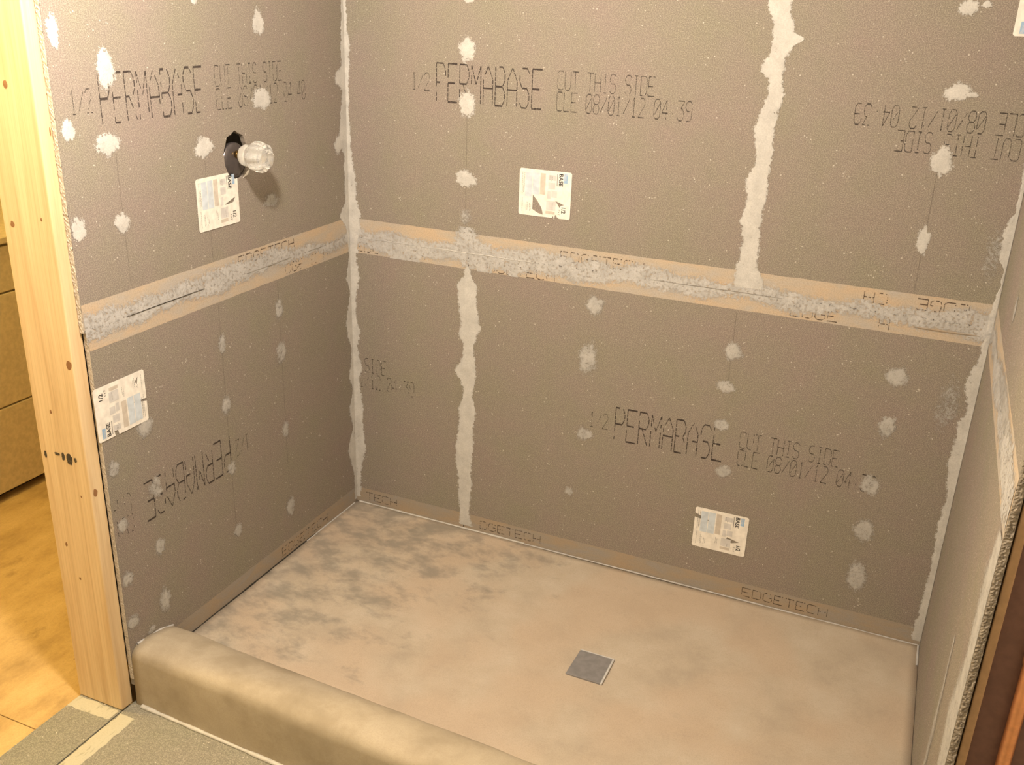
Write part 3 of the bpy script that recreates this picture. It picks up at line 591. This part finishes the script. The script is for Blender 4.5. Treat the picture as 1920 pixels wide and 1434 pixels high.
# ------------------------------------------------------------------ curb
SK = -0.040
prof = [(-1.034, ZB), (-1.034, 0.0), (-1.0335, 0.058), (-1.0305, 0.074), (-1.022, 0.0845), (-1.008, 0.0905), (-0.985, 0.092), (-0.95, 0.087), (-0.920, 0.080), (-0.895, 0.069), (-0.875, 0.052), (-0.858, 0.028), (-0.845, 0.008), (-0.8345, -0.004), (-0.8335, ZB)]
bm = bmesh.new(); rows = []; n = 70
for i in range(n+1):
    x = 0.0008 + (W-0.0016)*i/n; row = []
    for (y, z) in prof:
        wob = 0.0022*noise.noise((x*5, y*7, z*7)) + 0.001*noise.noise((x*22, y*20, z*20))
        row.append(bm.verts.new((x, y + SK*x*0.95 + wob, z + (wob if z > 0 else 0))))
    rows.append(row)
for a, c in zip(rows, rows[1:]):
    for k in range(len(prof)-1): bm.faces.new((a[k], a[k+1], c[k+1], c[k]))
bm.faces.new(rows[0]); bm.faces.new(rows[-1])
curb = from_bm('shower_curb', bm, M_CURB, None, True)
tag(curb, 'rounded mortar curb across the front of the shower floor', 'curb')
bead('caulk_bead', [(0.02, -1.038, ZB+0.002), (0.6, -1.038+SK*0.57, ZB+0.002), (W-0.01, -1.038+SK*1.69, ZB+0.002)], 0.0052, M_CAULK, curb)
bead('caulk_bead', [(0.003, -1.012, 0.092), (0.003, -0.93, 0.083), (0.003, -0.888, 0.068)], 0.0034, M_CAULKG, curb)

# ------------------------------------------------------------------ drain
def quad_plate(name, c, z0, z1, mat, parent, bev=0.0015):
    bm = bmesh.new(); lo = [bm.verts.new((x, y, z0)) for x, y in c]; hi = [bm.verts.new((x, y, z1)) for x, y in c]
    bm.faces.new(lo); bm.faces.new(hi)
    for k in range(4): bm.faces.new((lo[k], lo[(k+1) % 4], hi[(k+1) % 4], hi[k]))
    bmesh.ops.bevel(bm, geom=list(bm.edges), offset=bev, segments=2, profile=0.5, affect='EDGES')
    return from_bm(name, bm, mat, parent)
drain = bpy.data.objects.new('floor_drain', None); COL.objects.link(drain); drain.location = (1.005, -0.465, -0.019)
tag(drain, 'small square grey drain cover set in the beige mortar floor', 'drain')
def dp(o): o.parent = drain; o.matrix_parent_inverse = Matrix.Translation(-drain.location); return o
DC = [(.955, -.520), (1.053, -.520), (1.052, -.412), (.957, -.412)]
dp(quad_plate('cover_plate', DC, -0.026, -0.0135, M_DRAIN, None))
dp(quad_plate('rim', [(1.0495, -.521), (1.0545, -.521), (1.0535, -.411), (1.0485, -.411)], -0.024, -0.0125, M_DRAINL, None, 0.0008))
dp(quad_plate('rim', [(.957, -.4125), (1.052, -.4125), (1.052, -.4095), (.957, -.4095)], -0.024, -0.0125, M_DRAINL, None, 0.0006))

# ------------------------------------------------------------------ bathroom floor pieces (parts of the floor)
def fboard(x0, x1, y0, y1, name='cement_board'):
    return box(name, (x0, y0, ZB-0.0205), (x1, y1, ZB), M_FBOARD, floor, 0.001, 1)
fboard(-0.152, -0.0165, -3.35, -1.045); fboard(-0.013, 2.05, -3.35, -1.025)
tab = [(y, -0.010 + 0.001*noise.noise((y*9, 0, 1)), 0.036 + 0.003*noise.noise((y*9, 0, 6))) for y in [-3.3+0.03*k for k in range(76)]]
def m_tape(name):
    mt, nt, b = new_mat(name); p = pos(nt)
    bk = nz(nt, pos(nt, (60, 22, 1)), 1.0, 3, 0.6, 0.4); f = nz(nt, p, 300, 3, 0.7)
    c = mixc(nt, sstep(nt, bk, 0.58, 0.68, 0, 0.7), (0.50, 0.465, 0.35), (0.27, 0.25, 0.18)); c = mixc(nt, sstep(nt, f, 0.4, 0.75, 0, 0.4), c, (0.36, 0.33, 0.24))
    setc(nt, b, c, 0.8); return mt
M_TAPE = m_tape('joint_tape')
strip('joint_tape', 'ground', [t for t in tab if t[0] < -1.05], M_TAPE, floor, hmax=0.0012, margin=0.0, rim=0.004, base=0.0003)
strip('joint_mortar', 'ground', [(-0.150, -1.113, -1.074), (-0.10, -1.112, -1.074), (-0.02, -1.108, -1.074)], M_TAPE, floor, vertical=False, hmax=0.0010, margin=0.0, rim=0.004, base=0.0003)
box('plywood_sheet', (-1.95, -1.2, ZB-0.0205), (-0.1535, 1.45, ZB-0.010), M_PLY, floor, 0.001, 1); box('plywood_sheet', (-1.95, -3.38, ZB-0.0205), (-0.1535, -1.202, ZB-0.010), M_PLY, floor, 0.001, 1)
bm = bmesh.new(); rows = []
for i in range(9):
    t = i/8; c = Vector((-0.285+0.055*t, -0.965+0.075*t+0.012*math.sin(t*3), ZB-0.0095)); r = 0.0045*math.sin(math.pi*(0.1+0.8*t))
    rows.append([bm.verts.new(c + Vector((r*1.2*math.cos(k*math.pi/3), r*1.2*math.sin(k*math.pi/3)*0.6, r*0.6*math.sin(k*math.pi/3)+r*0.4))) for k in range(6)])
for a, c in zip(rows, rows[1:]):
    for k in range(6): bm.faces.new((a[k], a[(k+1) % 6], c[(k+1) % 6], c[k]))
tag(from_bm('wood_splinter', bm, M_KNOT, None, True), 'thin dark splinter lying on the yellow plywood beside the stud foot', 'splinter')

# ------------------------------------------------------------------ wall stud
stud = box('wall_stud', (-0.153, -1.0705, ZB+0.0003), (-0.0128, -1.0335, CEIL-0.002), M_STUD, None, 0.004, 3)
tag(stud, 'tall pale pine stud with knots at the front of the left wall', 'stud')
def knot(wall, u, v, a, c, seed):
    N = 14; vs_ = [PT(wall, u, v, 0.0007)]; fs = []
    for k in range(N):
        t = 2*math.pi*k/N; f = 1+0.3*noise.noise((math.cos(t), math.sin(t), seed)); vs_.append(PT(wall, u+a*f*math.cos(t), v+c*f*math.sin(t), 0.0002))
    for k in range(N): fs.append((0, 1+k, 1+(k+1) % N))
    me = bpy.data.meshes.new('knot'); me.from_pydata(vs_, [], fs); return link('knot', me, M_KNOT, stud)
for i, (u, v, a, c) in enumerate([(-0.0857, 1.416, .006, .008), (-0.126, 1.137, .006, .007), (-0.024, 0.843, .008, .011), (-0.042, 1.156, .0025, .004), (-0.116, 0.376, .0035, .006), (-0.088, 0.29, .003, .004), (-0.10, 0.72, .003, .005), (-0.045, 0.52, .002, .003)]): knot('stud', u, v, a, c, i)
knot('studside', -1.0585, 0.5325, .006, .010, 21); knot('studside', -1.045, 1.33, .002, .009, 22)
def smudge(u, v, a, c, seed):
    N = 16; vs_ = []
    for k in range(N):
        t = 2*math.pi*k/N; f = 1+0.5*noise.noise((2*math.cos(t), 2*math.sin(t), seed)); vs_.append(PT('stud', u+a*f*math.cos(t), v+c*f*math.sin(t), 0.0005))
    me = bpy.data.meshes.new('stamp_mark'); me.from_pydata(vs_, [], [tuple(range(N))]); return link('stamp_mark', me, M_STAMP, stud)
smudge(-0.064, 0.611, .009, .014, 3); smudge(-0.082, 0.613, .005, .010, 5); smudge(-0.100, 0.616, .008, .004, 9); smudge(-0.137, 0.607, .004, .009, 12); smudge(-0.046, 0.612, .004, .006, 15)

# ------------------------------------------------------------------ shower valve in its hole
valve = bpy.data.objects.new('shower_valve', None); COL.objects.link(valve); valve.location = (0, HC[0], HC[1])
tag(valve, 'shower valve with clear faceted knob in a dark hole in the left wall', 'valve')
def vp(o): o.parent = valve; o.matrix_parent_inverse = Matrix.Translation(-valve.location); return o
vp(box('valve_body', (-0.125, HC[0]-0.035, HC[1]-0.04), (-0.045, HC[0]+0.035, HC[1]+0.035), M_BRASS, None, 0.01, 3))
vp(lathe('bonnet', [(-0.05, 0.038), (-0.016, 0.0425), (-0.008, 0.0445), (-0.003, 0.042), (0.000, 0.033), (0.003, 0.014)], (0, HC[0]-0.0015, HC[1]-0.012), 0, M_CHROME, None, 40))
vp(lathe('stem', [(0.0, 0.010), (0.0215, 0.010)], (0, HC[0], HC[1]+0.003), 0, M_BRASS, None, 20))
kp = [(0.022, 0.018), (0.024, 0.0245), (0.030, 0.0265), (0.044, 0.0265), (0.052, 0.031), (0.060, 0.0355), (0.078, 0.0365), (0.088, 0.033), (0.095, 0.026), (0.097, 0.016)]
vp(lathe('knob', kp, (0, HC[0], HC[1]+0.003), 0, M_ACRYL, None, 48, lob=lambda a, t: 1+0.055*math.cos(8*t)*(1 if a > 0.045 else 0.25), smooth=False))

# ------------------------------------------------------------------ right front: lath, dark panel, copper pipe
trim = box('trim_1', (1.8095, -0.983, ZB+0.0003), (1.8235, -0.950, CEIL-0.002), M_LATH, None, 0.002, 2)
tag(trim, 'narrow tan wooden strip beside the torn board edge at right', 'trim', kind='structure')
tag(box('wall_end', (1.824, -0.955, ZB), (2.10, -0.940, CEIL), M_BROWN), 'dark reddish brown panel at the right edge', 'wall', kind='structure')
pipe = bpy.data.objects.new('copper_pipe', None); COL.objects.link(pipe); pipe.location = (1.8790, -0.968, ZB)
tag(pipe, 'shiny orange copper pipe running up at the right edge', 'pipe')
pp = lathe('tube', [(0.001, 0.0111), (0.5, 0.0111), (2.48, 0.0111)], (0, 0, 0), 2, M_COPPER, None, 24); pp.parent = pipe
for zc in (0.72, 1.9):
    q = lathe('clip', [(zc, 0.0116), (zc+0.002, 0.0128), (zc+0.016, 0.0128), (zc+0.018, 0.0116)], (0, 0, 0), 2, M_COPPER, None, 24); q.parent = pipe

# ------------------------------------------------------------------ cabinet in the yellow-lit room
cab = bpy.data.objects.new('drawer_cabinet', None); COL.objects.link(cab); cab.location = (-1.4, -0.2, ZB-0.01)
tag(cab, 'tan cabinet with plain stacked drawer fronts in the yellow-lit room', 'cabinet')
def cp(o): o.parent = cab; o.matrix_parent_inverse = Matrix.Translation(-cab.location); return o
cp(box('body', (-1.70, -0.95, -0.045), (-1.178, 0.45, 0.80), M_CAB, None, 0.003, 1)); cp(box('plinth', (-1.66, -0.93, ZB-0.0098), (-1.21, 0.43, -0.045), M_GAP, None))  # plinth coloured near black to paint in the toe-kick shadow
for z0, z1 in ((-0.052, 0.246), (0.2515, 0.634), (0.6395, 0.79)):
    cp(box('drawer_front', (-1.178, -0.945, z0), (-1.160, 0.445, z1), M_CAB, None, 0.003, 2))
cp(box('top', (-1.71, -0.96, 0.80), (-1.15, 0.46, 0.822), M_CAB, None, 0.003, 2))
